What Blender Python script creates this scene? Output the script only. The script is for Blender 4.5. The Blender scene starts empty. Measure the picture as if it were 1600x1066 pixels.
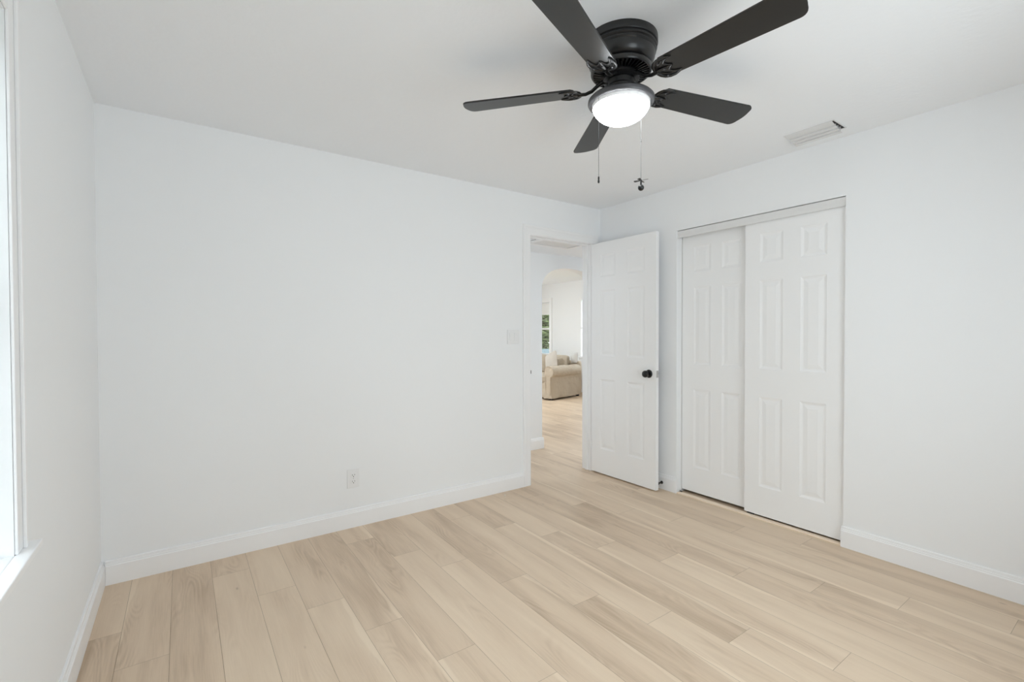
import bpy, bmesh, math, random
from mathutils import Vector, Matrix
from math import sin, cos, pi, radians as R

C = bpy.context.scene.collection
SC = bpy.context.scene

# ------------------------------------------------------------------ camera
cam_d = bpy.data.cameras.new('camera'); cam = bpy.data.objects.new('camera', cam_d); C.objects.link(cam)
cam_d.sensor_width = 36; cam_d.lens = 733.52 * 36 / 1600; cam_d.clip_start = .02
YAW, PIT, ROL = .6132, -.0153, -.0025
fw = Vector((sin(YAW) * cos(PIT), cos(YAW) * cos(PIT), sin(PIT)))
rt = Vector((cos(YAW), -sin(YAW), 0)); up = rt.cross(fw)
r2 = rt * cos(ROL) + up * sin(ROL); u2 = -rt * sin(ROL) + up * cos(ROL)
cam.matrix_world = Matrix(((r2.x, u2.x, -fw.x, 0), (r2.y, u2.y, -fw.y, 0), (r2.z, u2.z, -fw.z, 1.277), (0, 0, 0, 1)))
SC.camera = cam

# ------------------------------------------------------------------ daylight
w = bpy.data.worlds.new('daylight'); SC.world = w; w.use_nodes = True
bg = w.node_tree.nodes['Background']; bg.inputs[0].default_value = (.895, .95, 1, 1); bg.inputs[1].default_value = 6.0
def portal(name, loc, rot, sx, sy):
    l = bpy.data.lights.new(name, 'AREA'); l.shape = 'RECTANGLE'; l.size = sx; l.size_y = sy; l.energy = 1
    l.cycles.is_portal = True
    o = bpy.data.objects.new(name, l); C.objects.link(o); o.location = loc; o.rotation_euler = rot; return o
portal('window_portal', (-.47, 1.03, 1.40), (0, R(-90), 0), 1.36, 1.4)      # left wall window, facing +x
portal('window_portal', (1.6, -.72, 1.33), (R(90), 0, 0), 1.6, 1.35)         # added window behind the camera, facing +y
portal('window_portal', (7.22, 9.01, 1.39), (0, R(90), 0), 1.3, .95)        # living room windows
portal('window_portal', (7.22, 7.03, 1.39), (0, R(90), 0), 1.3, .95)
portal('window_portal', (4.4, 10.32, 1.3), (R(-90), 0, 0), 2.6, 1.7)  # portal of the added window in the far living room wall

v = SC.view_settings; v.view_transform = 'Standard'; v.look = 'None'; v.gamma = 1; v.use_curve_mapping = False
v.exposure = -0.10
SC.display_settings.display_device = 'sRGB'
SC.cycles.max_bounces = 14; SC.cycles.diffuse_bounces = 10; SC.cycles.glossy_bounces = 4
SC.cycles.transparent_max_bounces = 12
SC.cycles.sample_clamp_indirect = 6

# ------------------------------------------------------------------ room numbers
XL, XR, YF, YB, H = -.347, 3.226, 3.141, -.60, 2.44
T = .11                                   # wall thickness
YH = 4.08                                 # hall's far wall
HH = 2.17                                 # hall's lower ceiling
XV, YV = 7.10, 10.2                       # living room right and far walls

# ------------------------------------------------------------------ materials
def mat(name, col, rough=.5, metal=0, spec=.5, bump=None, emit=None, coat=0):
    m = bpy.data.materials.new(name); m.use_nodes = True; nt = m.node_tree; b = nt.nodes['Principled BSDF']
    b.inputs['Base Color'].default_value = (*col, 1); b.inputs['Roughness'].default_value = rough
    b.inputs['Metallic'].default_value = metal; b.inputs['Specular IOR Level'].default_value = spec
    b.inputs['Coat Weight'].default_value = coat
    if emit: b.inputs['Emission Color'].default_value = (*emit[0], 1); b.inputs['Emission Strength'].default_value = emit[1]
    if bump:
        sc, st, dist = bump
        tc = nt.nodes.new('ShaderNodeTexCoord'); n = nt.nodes.new('ShaderNodeTexNoise')
        n.inputs['Scale'].default_value = sc; n.inputs['Detail'].default_value = 4
        bp = nt.nodes.new('ShaderNodeBump'); bp.inputs['Strength'].default_value = st; bp.inputs['Distance'].default_value = dist
        nt.links.new(tc.outputs['Object'], n.inputs['Vector']); nt.links.new(n.outputs['Fac'], bp.inputs['Height'])
        nt.links.new(bp.outputs['Normal'], b.inputs['Normal'])
    return m
M = {}
M['wall'] = mat('wall_paint', (.88, .893, .905), .6, bump=(70, .08, .002), spec=.3)
M['ceiling'] = mat('ceiling_texture_paint', (.885, .905, .93), .8, bump=(38, .35, .004), spec=.2)
M['trim'] = mat('trim_semi_gloss_paint', (.90, .903, .91), .35, spec=.45)
M['door'] = mat('door_paint', (.895, .9, .905), .38, spec=.45, bump=(60, .03, .001))
M['track'] = mat('closet_track_paint', (.78, .78, .775), .4)
M['plastic'] = mat('white_plastic', (.845, .85, .855), .35)
M['vent'] = mat('vent_enamel', (.74, .74, .74), .4)
M['slot'] = mat('dark_slot', (.03, .03, .03), .6)
M['black'] = mat('black_metal', (.006, .006, .006), .35, spec=.5)
M['fanbody'] = mat('fan_black_satin_metal', (.010, .010, .010), .33, spec=.6)
M['fanring'] = mat('fan_light_ring_metal', (.055, .055, .06), .38, spec=.7)
M['steel'] = mat('steel', (.55, .55, .55), .3, metal=1)
M['chain'] = mat('pull_chain_metal', (.07, .07, .07), .6, spec=.2)
M['bowl'] = mat('frosted_bowl_glass', (.9, .9, .9), .35, emit=((.92, .965, 1), 42))
M['added_lampglass'] = mat('added_lamp_glass', (.9, .9, .9), .4, emit=((.92, .97, 1), 2.0))  # glowing glass of the added hall and living room lamps
M['bowlrim'] = mat('bowl_rim_glass', (.8, .8, .8), .3, emit=((.95, .975, 1), .25))
M['blade'] = mat('fan_blade_dark_laminate', (.0095, .0098, .0095), .36, spec=.55, bump=(90, .05, .001))
M['raw'] = mat('raw_wood_edge', (.93, .78, .62), .6, bump=(60, .2, .001))
M['linen'] = mat('beige_slipcover_linen', (.56, .49, .40), .95, spec=.1, bump=(7, .8, .05))
M['linen_light'] = mat('light_pillow_linen', (.56, .52, .47), .95, spec=.1, bump=(12, .4, .02))
M['white_cloth'] = mat('white_pillow_cotton', (.66, .66, .65), .95, spec=.1, bump=(12, .4, .02))
M['leaf'] = mat('tree_leaves', (.125, .15, .06), .6)
M['bark'] = mat('tree_bark', (.12, .09, .06), .9, bump=(20, .6, .02))
M['lawn'] = mat('lawn_grass', (.06, .09, .03), .9, bump=(30, .5, .03))
M['blue'] = mat('pale_blue_paint', (.15, .19, .21), .6)
M['blind'] = mat('white_blind_vinyl', (.86, .86, .85), .45)

def glass_mat():
    m = bpy.data.materials.new('window_glass'); m.use_nodes = True; nt = m.node_tree; nt.nodes.clear()
    o = nt.nodes.new('ShaderNodeOutputMaterial'); mx = nt.nodes.new('ShaderNodeMixShader')
    t = nt.nodes.new('ShaderNodeBsdfTransparent'); g = nt.nodes.new('ShaderNodeBsdfGlossy'); g.inputs['Roughness'].default_value = .02
    f = nt.nodes.new('ShaderNodeFresnel'); f.inputs['IOR'].default_value = 1.2
    t.inputs[0].default_value = (.96, .98, .98, 1)
    nt.links.new(f.outputs[0], mx.inputs[0]); nt.links.new(t.outputs[0], mx.inputs[1]); nt.links.new(g.outputs[0], mx.inputs[2])
    nt.links.new(mx.outputs[0], o.inputs[0]); return m
M['glass'] = glass_mat()

def floor_mat():
    m = bpy.data.materials.new('oak_plank_floor'); m.use_nodes = True; nt = m.node_tree; N = nt.nodes; L = nt.links
    b = N['Principled BSDF']; b.inputs['Roughness'].default_value = .48; b.inputs['Specular IOR Level'].default_value = .35
    at = N.new('ShaderNodeAttribute'); at.attribute_name = 'plank'      # r: random, g: random, b: random
    uv = N.new('ShaderNodeAttribute'); uv.attribute_name = 'board'      # x: along width 0..1, y: metres along
    sep = N.new('ShaderNodeSeparateXYZ'); L.new(at.outputs['Vector'], sep.inputs[0])
    su = N.new('ShaderNodeSeparateXYZ'); L.new(uv.outputs['Vector'], su.inputs[0])
    def math(op, a, b_=None, c_=None):
        n = N.new('ShaderNodeMath'); n.operation = op
        for i, x in enumerate((a, b_, c_)):
            if x is None: continue
            if isinstance(x, (int, float)): n.inputs[i].default_value = x
            else: L.new(x, n.inputs[i])
        return n.outputs[0]
    def comb(x, y, z):
        n = N.new('ShaderNodeCombineXYZ')
        for i, q in enumerate((x, y, z)):
            if isinstance(q, (int, float)): n.inputs[i].default_value = q
            else: L.new(q, n.inputs[i])
        return n.outputs[0]
    def noise(vec, scale, detail=3, rough=.5, dist=0):
        n = N.new('ShaderNodeTexNoise'); L.new(vec, n.inputs['Vector']); n.inputs['Scale'].default_value = scale
        n.inputs['Detail'].default_value = detail; n.inputs['Roughness'].default_value = rough; n.inputs['Distortion'].default_value = dist
        return n.outputs['Fac']
    r1, r2_, r3 = sep.outputs[0], sep.outputs[1], sep.outputs[2]
    u, vv = su.outputs[0], su.outputs[1]
    off = math('MULTIPLY', r1, 37.0); off2 = math('MULTIPLY', r2_, 23.0)
    # broad soft streaks along the board
    p1 = comb(math('ADD', math('MULTIPLY', u, .9), off), math('ADD', math('MULTIPLY', vv, .55), off2), r3)
    broad = noise(p1, 2.2, 2, .5, .4)
    # fine grain
    p2 = comb(math('ADD', math('MULTIPLY', u, 9.0), off), math('ADD', math('MULTIPLY', vv, 1.1), off2), 0.0)
    fine = noise(p2, 5.5, 6, .65, .5)
    # cathedral rings: contour lines of a stretched noise field
    p3 = comb(math('ADD', math('MULTIPLY', u, 1.0), off2), math('ADD', math('MULTIPLY', vv, .9), off), 3.0)
    f3 = noise(p3, 1.5, 1, .4, .2)
    rings = math('SINE', math('MULTIPLY', f3, 120.0)); rings = math('MULTIPLY_ADD', rings, .5, .5)
    rmask = noise(comb(math('ADD', u, off), math('ADD', math('MULTIPLY', vv, 1.3), off2), 7.0), 1.6, 1)
    rm = N.new('ShaderNodeMapRange'); L.new(rmask, rm.inputs[0]); rm.inputs[1].default_value = .5; rm.inputs[2].default_value = .68
    rings = math('MULTIPLY', rings, rm.outputs[0])
    # sapwood streak hugging one edge of some boards
    wav = noise(comb(off, math('ADD', math('MULTIPLY', vv, 1.2), off2), 1.0), 1.2, 2)
    thr = math('MULTIPLY_ADD', wav, .9, -.36)
    edge = N.new('ShaderNodeMapRange'); L.new(math('SUBTRACT', thr, u), edge.inputs[0]); edge.inputs[1].default_value = -.01; edge.inputs[2].default_value = .035
    sap = math('MULTIPLY', edge.outputs[0], math('GREATER_THAN', r3, .55))
    fac = math('MULTIPLY_ADD', broad, .85, math('MULTIPLY_ADD', fine, .42, math('MULTIPLY_ADD', r1, .30, -.30)))
    fac = math('MULTIPLY_ADD', rings, -.14, fac)
    cr = N.new('ShaderNodeValToRGB'); L.new(fac, cr.inputs[0]); e = cr.color_ramp.elements
    e[0].position = .10; e[0].color = (.49, .365, .255, 1)
    e[1].position = .85; e[1].color = (.775, .63, .475, 1)
    q = e.new(.45); q.color = (.68, .535, .395, 1)
    mx = N.new('ShaderNodeMix'); mx.data_type = 'RGBA'; L.new(math('MULTIPLY', sap, .5), mx.inputs[0]); L.new(cr.outputs[0], mx.inputs[6]); mx.inputs[7].default_value = (.84, .70, .54, 1)
    # knots
    vo = N.new('ShaderNodeTexVoronoi'); L.new(comb(math('MULTIPLY', u, .45), vv, off), vo.inputs['Vector']); vo.inputs['Scale'].default_value = 2.3
    kn = N.new('ShaderNodeMapRange'); L.new(vo.outputs['Distance'], kn.inputs[0]); kn.inputs[1].default_value = .045; kn.inputs[2].default_value = .012
    mk = N.new('ShaderNodeMix'); mk.data_type = 'RGBA'; L.new(math('MULTIPLY', kn.outputs[0], .5), mk.inputs[0]); L.new(mx.outputs[2], mk.inputs[6]); mk.inputs[7].default_value = (.30, .21, .14, 1)
    L.new(mk.outputs[2], b.inputs['Base Color'])
    bp = N.new('ShaderNodeBump'); bp.inputs['Strength'].default_value = .12; bp.inputs['Distance'].default_value = .001
    L.new(fine, bp.inputs['Height']); L.new(bp.outputs[0], b.inputs['Normal'])
    return m
M['floor'] = floor_mat()
M['seam'] = mat('plank_seam', (.30, .22, .15), .7)

# ------------------------------------------------------------------ helpers
def obj(name, bm, m, parent=None, loc=None, smooth=False, bevel=0):
    me = bpy.data.meshes.new(name); bmesh.ops.recalc_face_normals(bm, faces=bm.faces[:]); bm.to_mesh(me); bm.free()
    ms = m if isinstance(m, (list, tuple)) else [m]
    for k in ms: me.materials.append(M[k])
    o = bpy.data.objects.new(name, me); C.objects.link(o)
    if smooth is not False:
        me.polygons.foreach_set('use_smooth', [True] * len(me.polygons))
        if smooth is True or isinstance(smooth, (int, float)):
            try: me.set_sharp_from_angle(angle=R(smooth if smooth is not True else 40))
            except Exception: pass
    if bevel:
        b = o.modifiers.new('bevel', 'BEVEL'); b.width = bevel; b.segments = 2; b.limit_method = 'ANGLE'
    if parent: o.parent = parent
    if loc is not None: o.location = loc
    return o
def thing(name, label, cat, loc=(0, 0, 0), rotz=0, group=None):
    o = bpy.data.objects.new(name, None); C.objects.link(o); o.location = loc; o.rotation_euler = (0, 0, rotz)
    o.empty_display_size = .05
    o['label'] = label; o['category'] = cat
    if group: o['group'] = group
    return o
def tag(o, label, cat, group=None):
    o['label'] = label; o['category'] = cat
    if group: o['group'] = group
    return o
def struct(name, bm, m, label=None, parent=None, **k):
    o = obj(name, bm, m, parent, **k)
    if not parent: o['kind'] = 'structure'
    if label: o['label'] = label; o['category'] = name.split('_')[0]
    return o
def box(bm, x0, x1, y0, y1, z0, z1, mi=0):
    vs = [bm.verts.new((x, y, z)) for x in (x0, x1) for y in (y0, y1) for z in (z0, z1)]
    for f in ((0, 1, 3, 2), (4, 6, 7, 5), (0, 4, 5, 1), (2, 3, 7, 6), (0, 2, 6, 4), (1, 5, 7, 3)):
        bm.faces.new([vs[i] for i in f]).material_index = mi
def NB(): return bmesh.new()
def boxobj(name, m, parent, *a, bevel=0, **k):
    bm = NB(); box(bm, *a); return obj(name, bm, m, parent, bevel=bevel, **k)
def prism(bm, prof, a, b, axis, place):
    """profile points (d,z) swept from a to b along axis; place(d, s, z) -> xyz"""
    A = [bm.verts.new(place(d, a, z)) for d, z in prof]; B = [bm.verts.new(place(d, b, z)) for d, z in prof]
    n = len(prof)
    for i in range(n): bm.faces.new((A[i], A[(i + 1) % n], B[(i + 1) % n], B[i]))
    bm.faces.new(A); bm.faces.new(B[::-1])
def lathe(bm, prof, cx=0, cy=0, n=48, mi=0, frame=None):
    """prof (r,z); frame maps (x,y,z) to world"""
    rings = []
    for r, z in prof:
        if r < 1e-6: rings.append([bm.verts.new(frame((0, 0, z)) if frame else (cx, cy, z))])
        else:
            rings.append([bm.verts.new(frame((r * cos(2 * pi * i / n), r * sin(2 * pi * i / n), z)) if frame else (cx + r * cos(2 * pi * i / n), cy + r * sin(2 * pi * i / n), z)) for i in range(n)])
    for a, b in zip(rings, rings[1:]):
        for i in range(n):
            j = (i + 1) % n
            if len(a) == 1 and len(b) == 1: continue
            if len(a) == 1: f = bm.faces.new((a[0], b[j], b[i]))
            elif len(b) == 1: f = bm.faces.new((a[i], a[j], b[0]))
            else: f = bm.faces.new((a[i], a[j], b[j], b[i]))
            f.material_index = mi
def tube(bm, pts, rad, n=8, flat=1.0, upv=(0, 0, 1)):
    pts = [Vector(q) for q in pts]; rings = []
    for i, q in enumerate(pts):
        t = (pts[min(i + 1, len(pts) - 1)] - pts[max(i - 1, 0)]).normalized()
        s = t.cross(Vector(upv));
        if s.length < 1e-4: s = t.cross(Vector((1, 0, 0)))
        s.normalize(); u = s.cross(t).normalized()
        r = rad[i] if isinstance(rad, (list, tuple)) else rad
        rings.append([bm.verts.new(q + s * (r * cos(2 * pi * k / n)) + u * (r * flat * sin(2 * pi * k / n))) for k in range(n)])
    for a, b in zip(rings, rings[1:]):
        for k in range(n): bm.faces.new((a[k], a[(k + 1) % n], b[(k + 1) % n], b[k]))
    bm.faces.new(rings[0][::-1]); bm.faces.new(rings[-1])
def wall(name, axis, c0, c1, a0, a1, z0, z1, holes=(), m='wall'):
    """slab between c0..c1 on the axis given, a0..a1 along, holes (a0,a1,z0,z1)"""
    bm = NB()
    As = sorted({a0, a1, *[h[0] for h in holes], *[h[1] for h in holes]}); Zs = sorted({z0, z1, *[h[2] for h in holes], *[h[3] for h in holes]})
    def solid(i, j):
        if i < 0 or j < 0 or i >= len(As) - 1 or j >= len(Zs) - 1: return False
        a = (As[i] + As[i + 1]) / 2; z = (Zs[j] + Zs[j + 1]) / 2
        return not any(h[0] < a < h[1] and h[2] < z < h[3] for h in holes)
    P = (lambda c, a, z: (c, a, z)) if axis == 'x' else (lambda c, a, z: (a, c, z))
    def quad(*p): bm.faces.new([bm.verts.new(q) for q in p])
    for i in range(len(As) - 1):
        for j in range(len(Zs) - 1):
            if not solid(i, j): continue
            a, b, z, y = As[i], As[i + 1], Zs[j], Zs[j + 1]
            quad(P(c0, a, z), P(c0, b, z), P(c0, b, y), P(c0, a, y)); quad(P(c1, a, z), P(c1, a, y), P(c1, b, y), P(c1, b, z))
            if not solid(i - 1, j): quad(P(c0, a, z), P(c0, a, y), P(c1, a, y), P(c1, a, z))
            if not solid(i + 1, j): quad(P(c0, b, z), P(c1, b, z), P(c1, b, y), P(c0, b, y))
            if not solid(i, j - 1): quad(P(c0, a, z), P(c1, a, z), P(c1, b, z), P(c0, b, z))
            if not solid(i, j + 1): quad(P(c0, a, y), P(c0, b, y), P(c1, b, y), P(c1, a, y))
    bmesh.ops.remove_doubles(bm, verts=bm.verts[:], dist=1e-5)
    return struct(name, bm, m)

# ------------------------------------------------------------------ shell
D0, D1, DZ = 2.400, 3.105, 2.105                 # bedroom doorway
K0, K1, KZ = 1.145, 2.305, 2.092                 # closet opening
WY0, WY1, WZ0, WZ1 = .38, 1.664, .727, 2.075       # left window
wall('wall_left', 'x', XL - .14, XL, YB - T, YF + T, 0, H, [(WY0, WY1, WZ0 - .02, WZ1)])
wall('wall_far', 'y', YF, YF + T, XL, XR + T + .001, 0, H, [(D0 - .018, D1 + .018, 0, DZ + .018)])
wall('wall_right', 'x', XR, XR + T, YB - T, YF, 0, H, [(K0, K1, 0, KZ)])
wall('wall_front', 'y', YB - T, YB, XL, XR, 0, H, [(.8, 2.4, .65, 2.0)])
bm = NB(); box(bm, XL - .14, XR + T, YB - T, YF + T, H, H + .1); struct('ceiling', bm, 'ceiling')
# closet box
wall('wall_closet', 'x', 3.95, 4.05, .6, 2.9, 0, H)
wall('wall_closet_side', 'y', .5, .6, XR + T, 4.05, 0, H)
wall('wall_closet_end', 'y', 2.9, 3.0, XR + T, 4.05, 0, H)
bm = NB(); box(bm, XR + T, 4.05, .5, 3.0, H, H + .1); struct('ceiling_closet', bm, 'ceiling')
# hall: far wall with the arched opening
def arch_wall():
    AX0, AX1, ZS, RISE, Z1, y0, y1 = 3.28, 4.12, 1.78, .25, H, YH, YH + .12
    bm = NB(); n = 40; pts = []
    for i in range(n + 1):
        t = pi - pi * i / n; u = cos(t); u_ = math.copysign(abs(u) ** .8, u)
        z = ZS + RISE * (1 - abs(u_) ** 2.3) ** (1 / 2.3) if abs(u_) < 1 else ZS
        pts.append((AX0 + (AX1 - AX0) * (u_ + 1) / 2, z))
    def vt(x, z): return bm.verts.new((x, y0, z)), bm.verts.new((x, y1, z))
    def slab(a, b, c, d):
        A, B, C_, D = [vt(*q) for q in (a, b, c, d)]
        bm.faces.new((A[0], B[0], C_[0], D[0])); bm.faces.new((A[1], D[1], C_[1], B[1]))
        return A, B, C_, D
    slab((1.2, 0), (AX0, 0), (AX0, Z1), (1.2, Z1)); slab((AX1, 0), (5.4, 0), (5.4, Z1), (AX1, Z1))
    for (xa, za), (xb, zb) in zip(pts, pts[1:]):
        A, B, C_, D = slab((xa, za), (xb, zb), (xb, Z1), (xa, Z1))
        bm.faces.new((A[0], A[1], B[1], B[0]))
    for x in (AX0, AX1):
        a, b = vt(x, 0), vt(x, ZS); bm.faces.new((a[0], a[1], b[1], b[0]))
    a, b = vt(1.2, 0), vt(1.2, Z1); bm.faces.new((a[0], a[1], b[1], b[0])); a, b = vt(5.4, 0), vt(5.4, Z1); bm.faces.new((a[0], a[1], b[1], b[0]))
    a, b = vt(1.2, Z1), vt(5.4, Z1); bm.faces.new((a[0], a[1], b[1], b[0]))
    bmesh.ops.remove_doubles(bm, verts=bm.verts[:], dist=1e-5)
    struct('wall_hall_far', bm, 'wall')
arch_wall()
wall('wall_hall_near', 'y', YF, YF + T, XR + T + .001, 5.4, 0, H)
wall('wall_hall_left', 'x', 1.1, 1.2, YF + T, YH, 0, H); wall('wall_hall_right', 'x', 5.3, 5.4, YF + T, YH, 0, H)
bm = NB(); box(bm, 1.2, 5.3, YF + T, YH, HH, HH + .1); struct('ceiling_hall', bm, 'ceiling')
# living room
wall('wall_living_right', 'x', XV, XV + .14, YH + .12, YV, 0, H, [(8.56, 9.46, .77, 2.02), (6.58, 7.50, .77, 2.04)])
wall('wall_living_far', 'y', YV, YV + .14, 2.0, XV + .14, 0, H, [(3.1, 5.7, .5, 2.1)])
wall('wall_living_left', 'x', 1.9, 2.0, YH + .12, YV + .14, 0, H)
wall('wall_living_near', 'y', YH, YH + .12, 5.4, XV + .14, 0, H)
bm = NB(); box(bm, 1.9, XV + .14, YH + .12, YV + .14, H, H + .1); struct('ceiling_living', bm, 'ceiling')

# floor: individual board outlines in one surface
def build_floor():
    rnd = random.Random(11); bm = NB()
    pl = bm.faces.layers.int.new('tmp')
    X0, WD, LEN = -.224, .1712, 1.24
    known = {-1: 1.9, 0: 2.60, 1: 2.31, 2: 1.95, 3: 2.905, 4: 2.573, 5: 2.315, 6: 2.0, 7: 1.654, 8: 2.578, 9: 2.315, 10: 1.985, 11: 1.62, 12: 1.33, 13: 1.055,
             14: .740, 15: 2.90, 16: 1.332, 17: 1.03, 18: .733, 19: .397, 20: 1.30}
    tone = {(1, 0): .25, (10, -1): .0, (12, 1): .15, (13, 1): .3}
    data = []
    xmin, xmax, ymin, ymax = XL - .02, XV + .02, YB - .02, YV + .02
    r = -1
    while X0 + (r - 1) * WD < xmax:
        xa, xb = X0 + (r - 1) * WD, X0 + r * WD
        y = known.get(r, rnd.random() * LEN) ; k = 0
        while y > ymin: y -= LEN; k -= 1
        while y < ymax:
            a, b = max(xa, xmin), min(xb, xmax); c, d = max(y, ymin), min(y + LEN, ymax)
            if b - a > 1e-4 and d - c > 1e-4:
                g = .0006
                f = bm.faces.new([bm.verts.new(q) for q in ((a + g, c + g, 0), (b - g, c + g, 0), (b - g, d - g, 0), (a + g, d - g, 0))])
                data.append((xa, y, rnd.random(), rnd.random(), rnd.random(), r, rnd.random() < .5))
            y += LEN; k += 1
        r += 1
    nf = len(data)
    # seam bed just below the boards and slab underside
    f = bm.faces.new([bm.verts.new(q) for q in ((xmin, ymin, -.0012), (xmax, ymin, -.0012), (xmax, ymax, -.0012), (xmin, ymax, -.0012))]); f.material_index = 1
    box(bm, xmin, xmax, ymin, ymax, -.1, -.002, 1)
    me = bpy.data.meshes.new('floor'); bm.to_mesh(me); bm.free()
    me.materials.append(M['floor']); me.materials.append(M['seam'])
    A = me.attributes.new('plank', 'FLOAT_VECTOR', 'CORNER'); B = me.attributes.new('board', 'FLOAT_VECTOR', 'CORNER')
    for i, p in enumerate(me.polygons):
        if i >= nf: continue
        xa, y0, a, b, c, r, flip = data[i]
        for li in p.loop_indices:
            co = me.vertices[me.loops[li].vertex_index].co
            A.data[li].vector = (a, b, c); u = (co.x - xa) / WD
            B.data[li].vector = (1 - u if flip else u, co.y - y0, 0)
    o = bpy.data.objects.new('floor', me); C.objects.link(o); o['kind'] = 'structure'
build_floor()

# ------------------------------------------------------------------ baseboards
BP = [(0, 0), (.016, 0), (.016, .096), (.012, .1005), (.012, .105), (.0095, .108), (.008, .119), (.005, .122), (0, .122)]
def bb(name, axis, wallc, sgn, a, b):
    bm = NB()
    if axis == 'x': prism(bm, BP, a, b, 'y', lambda d, s, z: (wallc + sgn * d, s, z))
    else: prism(bm, BP, a, b, 'x', lambda d, s, z: (s, wallc + sgn * d, z))
    return struct(name, bm, 'trim')
bb('baseboard_left', 'x', XL, 1, YB, YF)
bb('baseboard_far', 'y', YF, -1, XL + .0165, D0 - .081)
bb('baseboard_right', 'x', XR, -1, YB, K0 + .008)
bb('baseboard_right_corner', 'x', XR, -1, K1 - .008, YF)
bb('baseboard_front', 'y', YB, 1, XL + .0165, XR - .0165)
bb('baseboard_hall', 'y', YH, -1, 1.2, 3.295)
bb('baseboard_hall_right', 'y', YH, -1, 4.105, 5.3)
bb('baseboard_living', 'x', XV, -1, YH + .12, YV)

# ------------------------------------------------------------------ bedroom doorway: jamb and casing
bm = NB()
box(bm, D0 - .018, D0, YF - .002, YF + T + .002, 0, DZ); box(bm, D1, D1 + .018, YF - .002, YF + T + .002, 0, DZ)
box(bm, D0 - .018, D1 + .018, YF - .002, YF + T + .002, DZ, DZ + .018)
box(bm, D0, D0 + .011, YF + .038, YF + .07, 0, DZ); box(bm, D1 - .011, D1, YF + .038, YF + .07, 0, DZ); box(bm, D0 + .011, D1 - .011, YF + .038, YF + .07, DZ - .011, DZ)
struct('trim_1', bm, 'trim', 'white door jamb lining the bedroom doorway', bevel=.001)
CP = [(0, 0), (.009, 0), (.012, .012), (.012, .055), (.016, .06), (.017, .07), (.014, .076), (0, .076)]     # (proud, across)
def casing(bm, x0, x1, ztop, yw, sg):
    """left, right and head casings, mitre replaced by overlap-free butt"""
    for s, xx in ((-1, x0), (1, x1)):
        A = []; B = []
        for d, a in CP:
            A.append(bm.verts.new((xx + s * a, yw + sg * d, 0))); B.append(bm.verts.new((xx + s * a, yw + sg * d, ztop + a)))
        n = len(CP)
        for i in range(n): bm.faces.new((A[i], A[(i + 1) % n], B[(i + 1) % n], B[i]))
        bm.faces.new(A); bm.faces.new(B[::-1])
    A = [bm.verts.new((x0 - a, yw + sg * d, ztop + a)) for d, a in CP]; B = [bm.verts.new((x1 + a, yw + sg * d, ztop + a)) for d, a in CP]
    n = len(CP)
    for i in range(n): bm.faces.new((A[i], A[(i + 1) % n], B[(i + 1) % n], B[i]))
    bm.faces.new(A); bm.faces.new(B[::-1])
bm = NB(); casing(bm, D0 - .005, D1 + .005, DZ + .005, YF, -1)
struct('trim_2', bm, 'trim', 'white moulded casing around the bedroom doorway')
bm = NB(); casing(bm, D0 - .005, D1 + .005, DZ + .005, YF + T, 1)
for v_ in bm.verts:
    if v_.co.z > HH - .005: v_.co.z = HH - .005
struct('trim_3', bm, 'trim', 'white casing around the doorway on the hall side')

# strike plate on the left jamb
sp = thing('strike_plate', 'small black latch strike plate on left jamb of the open doorway', 'strike plate', (D0, YF + .019, .955))
boxobj('plate', 'black', sp, -.0005, .002, -.014, .014, -.028, .028)
boxobj('lip', 'black', sp, -.001, .003, -.026, -.014, -.014, .014)

# ------------------------------------------------------------------ panelled doors
def panel_leaf(bm, W_, T_, Z0, Z1, us, zs, depth=.0048):
    """leaf in local coords: u along +x (0..W_), thickness along y 0..T_, panels between us pairs and zs pairs, both faces"""
    U = sorted({0, W_, *[x for a in us for x in a]}); Z = sorted({Z0, Z1, *[x for a in zs for x in a]})
    for side in (0, 1):
        def P(u, z, d): return bm.verts.new((u, d if side == 0 else T_ - d, z))
        for i in range(len(U) - 1):
            for j in range(len(Z) - 1):
                a, b, c, d = U[i], U[i + 1], Z[j], Z[j + 1]
                if (a, b) in us and (c, d) in zs:
                    loops = []
                    for ins, dp in ((0, 0), (.003, .0018), (.014, depth), (.020, depth), (.042, .0016), (.045, .0012)):
                        loops.append([P(a + ins, c + ins, dp), P(b - ins, c + ins, dp), P(b - ins, d - ins, dp), P(a + ins, d - ins, dp)])
                    for A, B in zip(loops, loops[1:]):
                        for k in range(4): bm.faces.new((A[k], A[(k + 1) % 4], B[(k + 1) % 4], B[k]))
                    bm.faces.new(loops[-1])
                else:
                    bm.faces.new((P(a, c, 0), P(b, c, 0), P(b, d, 0), P(a, d, 0)))
    def q(*p): bm.faces.new([bm.verts.new(x) for x in p])
    for a, b in zip(Z, Z[1:]):
        for u in (0, W_): q((u, 0, a), (u, T_, a), (u, T_, b), (u, 0, b))
    for a, b in zip(U, U[1:]):
        for z in (Z0, Z1): q((a, 0, z), (b, 0, z), (b, T_, z), (a, T_, z))
    bmesh.ops.remove_doubles(bm, verts=bm.verts[:], dist=1e-5)

# bedroom door, hinged on the right jamb, standing open along the right wall
hx, hy = D1 - .012, YF - .022
ang = math.atan2(2.405 - hy, 3.102 - hx)        # direction of the leaf on the floor
WD_ = .712; TD = .035
dr = thing('panel_door', 'white six panel bedroom door standing open in front of the closet wall', 'door', (hx, hy, 0), ang)
bm = NB(); panel_leaf(bm, WD_, TD, .012, 2.095, ((.108, .282), (.418, .597)), ((.235, .865), (1.075, 1.665), (1.785, 1.985)))
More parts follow.
